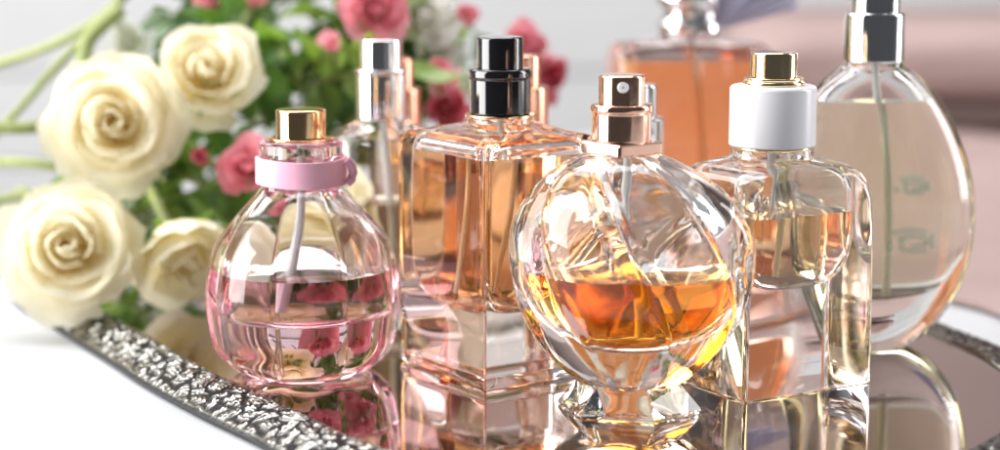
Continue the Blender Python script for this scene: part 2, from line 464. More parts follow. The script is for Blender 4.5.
# --- clear square block with white collar
def block_bottle():
    root = thing('perfume_bottle', (7.98, 56.35, .015), 'clear square bottle of straw coloured perfume with tall white collar and gold button', 'perfume bottle', R(31), 'perfume bottles on the tray')
    A, B = 2.38, 1.95
    O = [(0, A - .05, B - .05, .10), (.05, A, B, .13), (2.5, A, B, .15), (4.6, A, B, .22), (5.5, A, B, .38), (5.95, A - .03, B - .03, .55), (6.25, A - .14, B - .14, .7),
         (6.48, A - .40, B - .36, .9), (6.60, A - .75, B - .62, 1.0), (6.66, 1.36, 1.25, 1.1), (6.70, 1.24, 1.20, 1.16), (6.95, 1.2, 1.18, 1.15)]
    outer = [(rrect(a, b, r), z) for z, a, b, r in O]
    I = catmull([(6.95, .8, .8, .78), (6.62, .85, .85, .83), (6.45, 1.25, 1.1, .9), (6.25, 1.65, 1.38, .75), (5.9, 1.86, 1.5, .6), (5.2, 1.90, 1.52, .55), (4.3, 1.86, 1.50, .55),
         (3.7, 1.74, 1.42, .6), (3.25, 1.48, 1.24, .7), (3.02, 1.1, .95, .7), (2.94, .6, .55, .45), (2.92, .15, .15, .1)], 5)
    inner = [(rrect(a, b, r), z) for z, a, b, r in I]
    vessel(root, outer, inner, 5.16, M['clear'], M['straw_liquid'], sharp=50)
    dip_tube(root, 0, 6.9, -.35, 3.15, .05, .12)
    lathe('neck_ring', [(.9, 6.94), (1.2, 6.96), (1.2, 7.02), (.9, 7.03)], M['pale_gold'], root, r=.02)
    lathe('white_collar', [(1.22, 7.03), (1.265, 7.06), (1.265, 8.72), (1.19, 8.80), (.8, 8.81)], M['white_plastic'], root, r=.07)
    lathe('gold_ring', [(.86, 8.80), (.90, 8.82), (.90, 8.90), (.84, 8.94), (.86, 8.97), (.86, 9.03), (.66, 9.06)], M['pale_gold'], root, r=.03)
    lathe('spray_button', [(.68, 9.05), (.68, 9.72), (.65, 9.76), (.2, 9.77)], M['pale_gold'], root, r=.035)
block_bottle()

# --- square peach bottle with black spray top
def peach_bottle():
    root = thing('perfume_bottle', (.0, 57.95, .015), 'sharp cornered square bottle of peach perfume with glossy black spray top', 'perfume bottle', R(34), 'perfume bottles on the tray')
    A, B = 2.15, 2.40
    O = [(0, A - .07, B - .07, .06), (.07, A, B, .07), (.30, A, B, .07), (.36, A - .05, B - .05, .07), (.42, A - .02, B - .02, .07), (3.0, A, B, .07), (6.78, A, B, .08), (7.0, A, B, .10), (7.14, A - .06, B - .06, .12), (7.22, A - .22, B - .22, .14),
         (7.32, A - .6, B - .6, .3), (7.45, 1.25, 1.3, .7), (7.56, .98, 1.0, .9), (7.72, .95, .95, .93)]
    outer = [(rrect(a, b, r, 8, 10), z) for z, a, b, r in O]
    I = catmull([(7.72, .62, .62, .6), (7.42, .66, .66, .64), (7.22, .95, 1.1, .6), (7.06, 1.4, 1.65, .4), (6.74, 1.72, 1.97, .34), (5.5, 1.78, 2.03, .30), (4.2, 1.78, 2.03, .30), (3.0, 1.74, 1.98, .34), (2.45, 1.54, 1.76, .45), (2.12, 1.15, 1.35, .55), (2.02, .6, .7, .5), (2.0, .15, .15, .1)], 5)
    inner = [(rrect(a, b, r, 8, 10), z) for z, a, b, r in I]
    vessel(root, outer, inner, 6.70, M['peach_glass'], M['peach_liquid'], sharp=40)
    dip_tube(root, 0, 7.5, -.9, 2.4, .3, .11)
    lathe('neck_ring', [(.8, 7.69), (1.06, 7.71), (1.06, 7.79), (.8, 7.81)], M['pale_gold'], root, r=.03)
    lathe('spray_base', [(.88, 7.81), (.92, 7.83), (.92, 8.86), (.96, 8.90), (.96, 9.08), (.92, 9.16), (.7, 9.18)], M['black'], root, r=.05)
    lathe('spray_button', [(.70, 9.17), (.70, 10.06), (.66, 10.11), (.2, 10.12)], M['black'], root, r=.05)
peach_bottle()

# --- pink flask with ribbon
def pink_bottle():
    root = thing('perfume_bottle', (-5.95, 57.5, .015), 'rounded flask of pale pink perfume with pink ribbon and gold spray button', 'perfume bottle', R(10), 'perfume bottles on the tray')
    n = 160
    prof = catmull([(.0, 1.75), (.06, 1.95), (.3, 2.3), (.8, 2.66), (1.5, 2.80), (2.3, 2.87), (3.1, 2.79), (3.9, 2.58), (4.6, 2.12), (5.15, 1.66), (5.5, 1.36), (5.62, 1.26)], 5)
    def ring(r, z, t):
        A = .055 * min(1, z / .5) * min(1, (5.6 - min(z, 5.6)) / 2.); q = 3.2
        pts = []
        for j in range(n):
            a = 2 * math.pi * j / n
            f = 1 + A * (abs(math.cos(4 * a)) ** .9 - .5)
            pts.append((r * f * math.cos(a), r * f * math.sin(a) * .94))
        return (pts, z)
    outer = [ring(r, z, 0) for z, r in prof]
    for r, z in fillet([(1.22, 5.66), (1.22, 6.46), (1.26, 6.5), (1.26, 6.95), (1.15, 7.06), (.85, 7.07)], .05): outer.append(circ_ring(r, n, z))
    cav = catmull([(7.0, .6), (6.2, .66), (5.6, .78), (5.2, 1.15), (4.6, 1.7), (3.9, 2.12), (3.2, 2.36), (2.6, 2.42), (2.1, 2.30), (1.82, 2.0), (1.70, 1.5), (1.66, .8), (1.66, .1)], 5)
    inner = [([(r * math.cos(2 * math.pi * j / n), r * math.sin(2 * math.pi * j / n) * .94) for j in range(n)], z) for z, r in cav]
    vessel(root, outer, inner, 3.12, M['pink_glass'], M['pink_liquid'], sharp=60)
    dip_tube(root, 0, 6.6, -.35, 1.85, .1, .13)
    lathe('gold_ring', [(.6, 6.98), (.98, 7.075), (.98, 7.13), (.74, 7.16)], M['gold'], root, r=.02)
    lathe('spray_button', [(.74, 7.14), (.74, 7.94), (.70, 7.98), (.2, 7.99)], M['gold'], root, r=.05)
    # ribbon band with a small knot and tails
    N = 96; V = []; Fc = []
    prof = fillet([(1.25, 5.74), (1.37, 5.74), (1.37, 6.54), (1.25, 6.54)], .03)
    rings = []
    for (r, z) in prof:
        rings.append([((r + .012 * math.sin(7 * a + z)) * math.cos(a), (r + .012 * math.sin(7 * a + z)) * math.sin(a), z + .03 * math.sin(a * 2 + 1)) for a in [2 * math.pi * j / N for j in range(N)]])
    V, Fc = loft(rings, False, False); rb = mk('ribbon', V, Fc, M['ribbon'], root)
    V, Fc = tube_geo([(1.30, -.55, 6.5), (1.46, -.52, 6.32), (1.50, -.5, 6.10), (1.45, -.5, 5.9), (1.30, -.52, 5.78)], .14, 12)
    mk('knot', V, Fc, M['ribbon'], rb)
pink_bottle()

# --- tall flattened oval bottle at the right
def oval_bottle():
    root = thing('perfume_bottle', (11.75, 60.9, .015), 'tall flattened oval bottle of pale greenish perfume with wide chrome spray top', 'perfume bottle', R(14), 'perfume bottles on the tray')
    n = 160
    def el(a, b, z, p=2.0): return ([(a * math.copysign(abs(math.cos(t)) ** (2 / p), math.cos(t)), b * math.copysign(abs(math.sin(t)) ** (2 / p), math.sin(t))) for t in [2 * math.pi * j / n for j in range(n)]], z)
    prof = catmull([(0, 1.15, .85), (.06, 1.5, .98), (.5, 2.2, 1.15), (1.2, 2.85, 1.3), (2.2, 3.38, 1.4), (3.4, 3.62, 1.45), (4.6, 3.62, 1.42), (5.8, 3.36, 1.36), (6.9, 2.9, 1.26), (7.8, 2.34, 1.15), (8.5, 1.72, 1.05), (8.9, 1.22, .98), (9.02, .98, .92)], 5)
    outer = [el(a, b, z) for z, a, b in prof] + [el(.92, .9, 9.2)]
    I = catmull([(9.2, .6, .6), (8.85, .7, .62), (8.4, 1.3, .7), (7.6, 2.0, .82), (6.6, 2.6, .94), (5.4, 3.02, 1.02), (4.2, 3.18, 1.06), (3.2, 3.1, 1.05), (2.6, 2.75, 1.0), (2.0, 2.2, .85), (1.72, 1.4, .6), (1.62, .1, .05)], 5)
    inner = [el(a, b, z) for z, a, b in I]
    vessel(root, outer, inner, 7.88, M['smoke_glass'], M['pale_liquid'], sharp=60)
    dip_tube(root, 0, 9.0, .5, 1.6, .2, .13)
    lathe('spray_base', [(.86, 9.1), (.95, 9.14), (.95, 10.62), (.90, 10.68), (.78, 10.70)], M['chrome'], root, r=.04)
    lathe('spray_button', [(.78, 10.69), (.78, 12.1), (.74, 12.15), (.2, 12.16)], M['chrome'], root, r=.04)
    # two worn printed emblems, unreadable, on the front
    for zc, s in ((5.35, .62), (3.6, .85)):
        g = []
        for pth in ([(-.7, .32), (0, .42), (.7, .3)], [(-.45, .1), (.1, .18), (.62, .08), (.7, -.15), (.1, -.2)], [(-.25, .12), (-.3, -.25), (.2, -.36), (.72, -.38)], [(-.85, -.05), (-.75, -.3)], [(.95, .2), (.98, -.35)]):
            c = catmull(pth, 6)
            P = []
            for x, z in c:
                X = x * s * 1.0 + .75; Z = zc + z * s
                y = -1.43 * math.sqrt(max(0, 1 - (X / 3.62) ** 2)) - .0
                P.append((X, y, Z))
            g.append(tube_geo(P, .105, 6))
        V, Fc = join_geo(g); mk('printed_emblem', V, Fc, M['mark'], root)
oval_bottle()

# --- grey bottle with silver spray top, behind
def silver_bottle():
    root = thing('perfume_bottle', (-3.95, 64.3, .015), 'slim smoky grey bottle with silver spray top in front of the flowers', 'perfume bottle', R(12), 'perfume bottles on the tray')
    O = [(0, 1.6, 1.2, .3), (.08, 1.68, 1.25, .32), (3, 1.75, 1.3, .35), (5.9, 1.78, 1.3, .4), (6.35, 1.72, 1.27, .5), (6.65, 1.35, 1.1, .8), (6.82, .95, .9, .85), (7.0, .85, .85, .83)]
    outer = [(rrect(a, b, r), z) for z, a, b, r in O]
    I = catmull([(7.0, .55, .55, .53), (6.7, .6, .6, .58), (6.4, 1.2, .9, .6), (6.0, 1.42, 1.0, .4), (3, 1.4, 1.0, .4), (1.2, 1.36, .96, .4), (.9, 1.0, .7, .4), (.85, .1, .1, .05)], 5)
    vessel(root, outer, [(rrect(a, b, r), z) for z, a, b, r in I], 4.2, M['smoke_glass'], M['grey_liquid'], sharp=50)
    dip_tube(root, 0, 6.9, .3, 1.1, .1, .13)
    lathe('spray_base', [(.80, 6.95), (.86, 7.0), (.86, 8.50), (.90, 8.54), (.90, 8.62), (.7, 8.66)], M['chrome'], root, r=.04)
    lathe('spray_button', [(.71, 8.65), (.71, 9.58), (.67, 9.63), (.2, 9.64)], M['chrome'], root, r=.05)
silver_bottle()

# --- orange bottle with lilac bow, far back
def orange_bottle():
    root = thing('perfume_bottle', (7.45, 76.5, .015), 'wide orange perfume bottle at the back with silver knob stopper and lilac bow', 'perfume bottle', R(4), 'perfume bottles on the tray')
    A, B = 3.1, 1.8
    O = [(0, A - .1, B - .1, .5), (.1, A, B, .55), (4, A, B, .6), (8.1, A, B, .6), (8.5, A - .1, B - .1, .6), (8.7, A - .4, B - .35, .6), (8.78, 2.2, 1.3, .9), (8.85, 1.2, 1.1, 1.0), (9.1, 1.1, 1.05, 1.0)]
    outer = [(rrect(a, b, r), z) for z, a, b, r in O]
    I = catmull([(9.1, .7, .7, .68), (8.75, .75, .75, .7), (8.5, 2.2, 1.2, .5), (8.2, 2.62, 1.35, .5), (4, 2.62, 1.35, .5), (1.2, 2.6, 1.33, .5), (.75, 2.1, 1.1, .5), (.7, .1, .1, .05)], 5)
    vessel(root, outer, [(rrect(a, b, r), z) for z, a, b, r in I], 8.05, M['peach_glass'], M['orange_liquid'], sharp=50)
    dip_tube(root, 0, 9.0, .6, 1.0, .2, .15)
    st = lathe('stopper', [(1.2, 9.1), (1.28, 9.16), (1.28, 9.5), (1.1, 9.6), (1.1, 10.0), (1.3, 10.1), (1.34, 10.5), (1.0, 10.9), (.9, 12.2), (.2, 12.3)], M['chrome'], root, r=.1)
    # bow: pleated fans of sheer lilac cloth
    def fan(a0, a1, rad, y0, seed):
        v, f = [], []; na, nr = 40, 10
        for i in range(na + 1):
            t = i / na; a = a0 + (a1 - a0) * t
            for j in range(nr + 1):
                q = .25 + rad * j / nr * (1 + .06 * math.sin(9 * t + seed))
                v.append((.9 + q * math.cos(a), y0 + .22 * math.sin(t * 38 + seed) * j / nr - .03 * q * q, 9.25 + q * math.sin(a)))
        for i in range(na):
            for j in range(nr):
                p = i * (nr + 1) + j; f.append((p, p + 1, p + nr + 2, p + nr + 1))
        return v, f
    V, Fc = join_geo([fan(R(15), R(50), 2.9, -1.0, 0), fan(R(36), R(85), 3.2, -.7, 2)])
    o = mk('bow', V, Fc, M['bow'], root, sharp=None)
    so = o.modifiers.new('thickness', 'SOLIDIFY'); so.thickness = .0004
orange_bottle()

# --- slim sprays half hidden behind the front bottles
def slim_spray(x, y, z, r, mat, label, top):
    root = thing('slim_atomizer', (x, y, .015), label, 'atomizer', 0, 'slim atomizers behind the bottles')
    n = 48
    outer = [circ_ring(a * r, n, b) for a, b in ((1.15, 0), (1.25, .06), (1.25, z - 2.6), (1.15, z - 2.45), (.9, z - 2.4), (.9, z - 2.3))]
    inner = [circ_ring(a * r, n, b) for a, b in ((.7, z - 2.3), (.7, z - 2.5), (1.0, z - 2.7), (1.0, 1.0), (.8, .6), (.05, .55))]
    vessel(root, outer, inner, z - 3.6, M['clear'], M['straw_liquid'], sharp=40)
    lathe('spray_base', [(r * .9, z - 2.38), (r * .98, z - 2.34), (r * .98, z - 1.05), (r * .7, z - 1.0)], mat, root, r=.05, seg=40)
    lathe('spray_button', [(r * .68, z - 1.02), (r * .68, z - .05), (r * .62, z), (.1, z + .01)], M[top] if top else mat, root, r=.05, seg=40)
slim_spray(.72, 63.6, 9.15, .90, M['copper'], 'slim copper topped atomizer just behind the black spray top', None)
slim_spray(4.40, 60.6, 8.45, .78, M['chrome'], 'slim silver topped atomizer just behind the rose gold spray top', None)
slim_spray(-3.6, 67.6, 8.75, .84, M['copper'], 'slim copper topped atomizer just behind the silver spray top', None)

# ------------------------------------------------------------------ flowers
def petal_patch(V, Fc, A, phi, span, rho0, L, alpha, cup, lip, spiral, seed, nu=10, nv=10, z0=0., ruff=.05, notch=.28):
    b = len(V)
    for i in range(nu + 1):
        u = -1 + 2 * i / nu
        vmax = 1 - notch * abs(u) ** 2.6
        rho, z = rho0, z0
        rows = []
        for j in range(nv + 1):
            v = j / nv
            dl = alpha + cup * (1 - 2.0 * v) + lip * v ** 4
            wf = (.35 + .65 * math.sin(min(1., v * 1.25) * math.pi / 2))
            edge = .10 * L * abs(u) ** 4 * v                    # edges roll a little outward
            rr = max(.02, rho * (1 + spiral * u) + edge)
            q = noise.noise(Vector((u * 1.6 + seed * 3.7, v * 1.9, seed * 1.3))) +   .7 * v * noise.noise(Vector((u * 3.9 + seed * 1.9, v * 2.6, seed)))
            rr += q * ruff * L * (v ** 2) * 1.3
            zz = z + noise.noise(Vector((u * 2.2, seed * 2.1 + 5, v))) * ruff * L * v
            a = phi + u * span / 2 * wf
            V.append((rr * math.cos(a), rr * math.sin(a), zz)); A.append(v)
            ds = L * vmax / nv
            rho += ds * math.sin(dl); z += ds * math.cos(dl)
    for i in range(nu):
        for j in range(nv):
            p = b + i * (nv + 1) + j
            Fc.append((p, p + nv + 1, p + nv + 2, p + 1))

def bloom_geo(Rad, n, openness, seed):
    rg = random.Random(seed); V, Fc, A = [], [], []
    for k in range(n):
        t = (k + .5) / n
        core = max(0., 1 - t / .34)
        petal_patch(V, Fc, A, k * 2.39996 + rg.uniform(-.4, .4), 3.0 - 1.35 * t + rg.uniform(-.3, .3),
                    Rad * (.03 + .20 * t), Rad * (.82 + .30 * t) * rg.uniform(.90, 1.10),
                    openness * (t ** .95) * 1.12 * (1 - core * .9) - .02 + (rg.uniform(-.17, .15) if t > .3 else 0), (.55 * (.25 + t) * (1 - core) + .62 * core) * (1 if openness > .4 else .6), (.15 + 1.0 * t) * openness * (1 - .8 * core), .16 * (1 - t * .6), seed + k * .77,
                    z0=Rad * (.12 - .12 * t + .10 * core), ruff=.04 + .095 * t * t, notch=.22 + .1 * rg.random())
    return V, Fc, A

def leaf_geo(L, W, fold=.35, bend=.5, nu=6, nv=10, seed=0.):
    V, Fc = [], []
    for j in range(nv + 1):
        v = j / nv
        w = W * math.sin(math.pi * min(1, v ** .85)) ** .85 * (1 - .15 * v)
        for i in range(nu + 1):
            u = -1 + 2 * i / nu
            ser = 1 + (.05 * ((j % 2) * 2 - 1) if abs(u) == 1 else 0)
            x = w * u * ser * .5
            z = fold * abs(x) + .06 * L * math.sin(v * 9 + seed) * abs(u) - bend * L * .4 * v * v
            V.append((x, L * v, z))
    for j in range(nv):
        for i in range(nu):
            p = j * (nu + 1) + i
            Fc.append((p, p + 1, p + nu + 2, p + nu + 1))
    return V, Fc

def orient(axis, twist=0.):
    q = Vector(axis).normalized().to_track_quat('Z', 'Y')
    return q.to_matrix().to_4x4() @ Matrix.Rotation(twist, 4, 'Z')

def xf(mt, V): return [tuple(mt @ Vector(v)) for v in V]

def flower(pos, Rad, axis, n, openness, mat, label, cat, group, seed, stem_to=None, name='rose', sepals=5, lean=None, leaves=2, leafmat='leaf'):
    """rose = bloom + calyx + stem + leaves; pos is the bloom's centre"""
    ax = Vector(axis).normalized(); mt = orient(ax, seed)
    base = Vector(pos) - ax * Rad * .55
    root = thing(name, tuple(base), label, cat, 0, group)
    V, Fc, A = bloom_geo(Rad, n, openness, seed)
    o = mk('bloom', xf(mt, V), Fc, mat, root, sharp=None, attr=('along', A))
    # calyx: cup and sepals
    parts = []
    rr = [[(q * math.cos(a), q * math.sin(a), z) for a in [2 * math.pi * j / 14 for j in range(14)]] for q, z in ((Rad * .06, -Rad * .28), (Rad * .17, -Rad * .2), (Rad * .21, -Rad * .06), (Rad * .16, Rad * .04))]
    parts.append(loft(rr))
    for s in range(sepals):
        v, f = leaf_geo(Rad * .75, Rad * .26, .5, .25, 4, 6, s)
        m2 = Matrix.Rotation(2 * math.pi * s / sepals, 4, 'Z') @ Matrix.Translation((0, Rad * .17, 0)) @ Matrix.Rotation(R(28 + 25 * openness * (1 if openness < .5 else -.4)), 4, 'X')
        parts.append((xf(m2, v), f))
    V, Fc = join_geo(parts); mk('calyx', xf(mt, V), Fc, M['young_leaf'], root, sharp=None)
    if stem_to is not None:
        e = Vector(stem_to) - base; p0 = -ax * Rad * .26
        c1 = p0 - ax * Rad * 1.8
        path = []
        for k in range(19):
            t = k / 18
            path.append(tuple(p0 * (1 - t) ** 2 + c1 * 2 * t * (1 - t) + e * t * t))
        V, Fc = tube_geo(path, .14 + .02 * Rad, 8, .2); mk('stem', V, Fc, M['stem'], root)
        rg = random.Random(seed * 7 + 1)
        for q in range(leaves):
            k = rg.randint(4, 12); p = Vector(path[k])
            d = Vector((rg.uniform(-1, 1), rg.uniform(-.3, .8), rg.uniform(-.6, .8))).normalized()
            v, f = leaf_geo(rg.uniform(2.2, 3.2), rg.uniform(1.3, 1.8), .35, rg.uniform(.2, .8), seed=q)
            m2 = Matrix.Translation(p) @ d.to_track_quat('Y', 'Z').to_matrix().to_4x4() @ Matrix.Rotation(rg.uniform(-.6, .6), 4, 'Y')
            mk('leaf', xf(m2, v), f, M[leafmat], root, sharp=None)
    return root

FP = 1934.; PT = R(9.2); HC = 13.8
def at(px, py, Y):
    """the point of the depth plane Y (cm from the camera) seen at this place of the photograph"""
    u, v = (px - 500) / FP, (225 - py) / FP
    dx, dy, dz = u, math.cos(PT) + v * math.sin(PT), -math.sin(PT) + v * math.cos(PT)
    t = Y / dy
    return (dx * t, Y, HC + dz * t)

CR, PK = 'cream roses of the bouquet', 'pink roses of the bouquet'
flower(at(113, 122, 67), 2.08, (.10, -.93, .20), 33, 1.06, M['cream'], 'largest open cream rose, upper left, facing the camera', 'rose', CR, 3, at(60, 120, 80), leaves=0)
flower(at(206, 70, 69.5), 1.78, (.12, -.80, .42), 24, .92, M['cream'], 'open cream rose at the top with a loosely cupped centre', 'rose', CR, 8, at(120, 60, 84), leaves=0)
flower(at(68, 247, 64.5), 2.02, (.12, -.88, .30), 34, 1.04, M['cream'], 'open cream rose resting over the embossed tray rim', 'rose', CR, 5, at(20, 190, 80), leaves=0)
flower(at(184, 258, 66), 2.05, (.34, -.55, -.45), 15, .66, M['pale_cream'], 'pale cream rose drooping beside the pink flask', 'rose', CR, 12, at(150, 190, 76), leaves=0)
flower(at(322, 222, 66.5), 1.9, (-.15, -.8, .35), 18, .85, M['pale_cream'], 'cream rose seen through the pink ribboned flask', 'rose', CR, 61, at(280, 170, 78), leaves=0)
flower(at(262, 262, 68.5), 1.5, (.1, -.8, .4), 16, .8, M['rose_petal'], 'light pink rose lying low, seen through the ribboned flask', 'rose', PK, 64, at(240, 210, 80), leaves=0)
flower(at(247, 166, 67.5), 1.15, (-.1, -.8, .35), 18, .72, M['pink_petal'], 'deep pink rose just left of the ribboned flask', 'rose', PK, 15, at(200, 130, 78))
flower(at(202, 158, 68.5), .62, (-.25, -.75, .3), 9, .3, M['deep_petal'], 'small closed pink bud below the upper cream roses', 'rose bud', PK, 17, at(170, 130, 78), name='rose_bud')
flower(at(374, 8, 73), 1.25, (.1, -.88, .30), 24, .86, M['rose_petal'], 'light pink rose above the silver spray top', 'rose', PK, 19, at(320, 60, 84))
flower(at(331, 45, 72), .78, (-.1, -.75, .5), 9, .28, M['rose_petal'], 'greenish pink bud in the leaves left of the silver spray top', 'rose bud', PK, 21, at(290, 80, 82), name='rose_bud')
flower(at(440, 78, 73), .95, (.2, -.8, .35), 12, .45, M['rose_petal'], 'pink half open bud between the silver and black spray tops', 'rose bud', PK, 22, at(400, 110, 84), name='rose_bud')
flower(at(466, 16, 76), .85, (.4, -.6, .5), 10, .35, M['pink_petal'], 'pink bud at the top edge above the black spray top', 'rose bud', PK, 25, at(410, 60, 86), name='rose_bud')
flower(at(447, 108, 74), 1.05, (.1, -.8, .1), 14, .6, M['deep_petal'], 'dark pink rose low behind the peach bottle shoulder', 'rose', PK, 27, at(400, 130, 84))
flower(at(528, 47, 77), 1.2, (.4, -.7, .4), 14, .55, M['pink_petal'], 'pink rose right of the black spray top', 'rose', PK, 29, at(440, 90, 88))
flower(at(547, 78, 77.5), 1.1, (.5, -.7, -.1), 12, .5, M['deep_petal'], 'dark pink rose lowest on the right of the bouquet', 'rose', PK, 31, at(440, 110, 88))
flower(at(212, -2, 74), .95, (.1, -.7, .6), 12, .5, M['pink_petal'], 'pink rose cut by the top edge above the cream roses', 'rose', PK, 33, at(180, 60, 84))
flower(at(252, -4, 75), .85, (.2, -.7, .6), 12, .5, M['rose_petal'], 'small pink rose at the top edge left of the dark leaves', 'rose', PK, 34, at(220, 60, 84))
flower(at(426, 14, 75), 1.35, (.2, -.8, .3), 13, .85, M['white_petal'], 'white flower beside the light pink rose at the top', 'flower', 'white flowers of the bouquet', 36, at(380, 70, 85), name='white_flower')
flower(at(437, 49, 75), .95, (.2, -.85, .2), 12, .7, M['white_petal'], 'white flower between pink buds above the peach bottle', 'flower', 'white flowers of the bouquet', 38, at(390, 90, 85), name='white_flower')
flower(at(130, 40, 76), 1.0, (.0, -.9, .2), 12, .8, M['white_petal'], 'white flower left of the top cream rose', 'flower', 'white flowers of the bouquet', 41, at(90, 70, 86), name='white_flower', leaves=0)
flower(at(140, 218, 71), .85, (.0, -.9, .2), 12, .7, M['white_petal'], 'white flower under the largest cream rose', 'flower', 'white flowers of the bouquet', 43, at(100, 190, 80), name='white_flower')
for i, (px, py, Y, s) in enumerate(((130, 190, 69, .5), (150, 200, 70, .45), (172, 196, 71, .5), (112, 196, 70, .42), (160, 222, 71, .42), (286, 70, 73, .6))):
    L = ['green bud hanging highest under the largest cream rose', 'green bud hanging middle under the largest cream rose', 'green bud right of the hanging buds, under the pink bud', 'leftmost green bud under the largest cream rose',
         'lowest green bud above the drooping pale rose', 'lone green bud in the leaves above the ribboned flask'][i]
    flower(at(px, py, Y), s, (.1 - .1 * i, -.6, -.4 if i < 5 else .4), 6, .12, M['young_leaf'], L, 'rose bud', 'green buds of the bouquet', 50 + i, at(px - 20, py - 35, Y + 8), name='green_bud', leaves=0)

# leaf sprigs: stem with leaves
def sprig(p, d, L, nl, seed, mat, label, lw=1.):
    rg = random.Random(seed); root = thing('leaf_sprig', p, label, 'foliage', 0, 'leaf sprigs of the bouquet')
    d = Vector(d).normalized(); side = d.cross(Vector((.2, 1, .1))).normalized(); sag = Vector((0, 0, -1))
    path = [tuple(d * L * t + side * .12 * L * math.sin(2.2 * t + seed) + sag * .1 * L * t * t) for t in [k / 10 for k in range(11)]]
    V, Fc = tube_geo(path, .11, 7, .05); mk('stem', V, Fc, M['stem'], root)
    for q in range(nl):
        k = min(10, 2 + int(8.5 * q / max(1, nl - 1))); pp = Vector(path[k])
        sd = 1 if q % 2 else -1
        dd = (d * (.55 if q < nl - 1 else 1.4) + side * sd * (.9 if q < nl - 1 else .1) + Vector((rg.uniform(-.35, .35), rg.uniform(-.7, .2), rg.uniform(-.35, .35)))).normalized()
        v, f = leaf_geo(rg.uniform(2.0, 3.2) * lw, rg.uniform(1.2, 1.9) * lw, rg.uniform(.2, .5), rg.uniform(.1, .8), seed=seed + q)
        m2 = Matrix.Translation(pp) @ dd.to_track_quat('Y', 'Z').to_matrix().to_4x4() @ Matrix.Rotation(rg.uniform(-.7, .7), 4, 'Y')
        mk('leaf', xf(m2, v), f, mat, root, sharp=None)
dk = [(255, 120, 73), (285, 60, 76), (300, 20, 77), (250, 50, 78), (320, 95, 75), (280, 140, 72), (350, 70, 78), (230, 140, 74), (400, 100, 78), (300, 120, 80), (265, 20, 80), (340, 120, 76), (225, 195, 70), (200, 20, 80),
      (240, 100, 80), (390, 40, 80), (310, -5, 82), (205, 225, 70), (150, 285, 71), (225, 210, 73), (180, 215, 75), (160, 235, 75), (260, 180, 77), (205, 180, 76), (290, 170, 78), (330, 150, 79)]
for i, (px, py, Y) in enumerate(dk):
    sprig(at(px, py, Y), (rng.uniform(-1, 1), rng.uniform(-.3, .3), rng.uniform(-.4, 1) if i < 17 else rng.uniform(0, .4)), rng.uniform(3.2, 5.0) if i < 17 else 2.4, 7 if i < 17 else 5, 100 + i, M['leaf'], 'sprig of dark green rose leaves among the roses', 1. if i < 17 else .8)
yg = [(330, 70, 74), (300, 90, 74), (345, 40, 77), (170, 175, 70), (140, 205, 71), (110, 205, 71), (200, 195, 71), (360, 95, 76), (275, 100, 75), (470, 60, 79), (410, 75, 78), (150, 245, 72)]
for i, (px, py, Y) in enumerate(yg):
    sprig(at(px, py, Y), (rng.uniform(-1, 1), rng.uniform(-.3, .3), rng.uniform(-.6, .8)), rng.uniform(2.6, 4.2), 6, 200 + i, M['young_leaf'], 'sprig of bright young green leaves among the roses', .85)
# bare stems running out to the left
sl = [('green stem rising from the left edge to the top of the bouquet', [(-30, 72, 80), (40, 50, 78), (95, 22, 77), (130, -10, 77)], .20),
      ('green stem slanting steeply down the left edge', [(100, 25, 76), (60, 62, 76), (20, 108, 76), (-20, 150, 76)], .17),
      ('thick green stem level with the largest cream rose', [(-30, 126, 73), (20, 128, 73), (70, 124, 74), (120, 126, 76)], .24),
      ('thin green stem between the two left cream roses', [(-30, 162, 76), (30, 163, 75), (80, 170, 75), (130, 176, 75)], .2),
      ('dark green stem low behind the rose on the rim', [(-30, 208, 76), (20, 196, 76), (70, 192, 76), (110, 190, 77)], .2),
      ('short leaf shaped stem above the largest cream rose', [(82, 75, 74), (84, 55, 74.5), (92, 35, 75), (120, 10, 76)], .3)]
for lab, pts, r in sl:
    P = catmull([at(*p) for p in pts], 8); b = Vector(P[0])
    V, Fc = tube_geo([tuple(Vector(p) - b) for p in P], r, 10)
    o = mk('flower_stem', V, Fc, M['stem'], None, tuple(b)); tag(o, lab, 'stem', 'bare stems of the bouquet')

# ------------------------------------------------------------------ table, cloths, wall
dv = Vector((.496, .868)); pv = Vector((.868, -.496)); p0 = Vector((-20, 80))
cn = [p0 + dv * -46, p0 + dv * -46 + pv * 115, p0 + dv * 100 + pv * 115, p0 + dv * 100]
V, Fc = loft([[(q.x, q.y, z) for q in cn] for z in (TABLE_Z - 3, TABLE_Z)])
o = mk('table', V, Fc, M['table'], None, smooth=False); tag(o, 'smooth white tabletop under the tray', 'table')
bv = o.modifiers.new('edge', 'BEVEL'); bv.width = .004; bv.segments = 3; bv.limit_method = 'ANGLE'

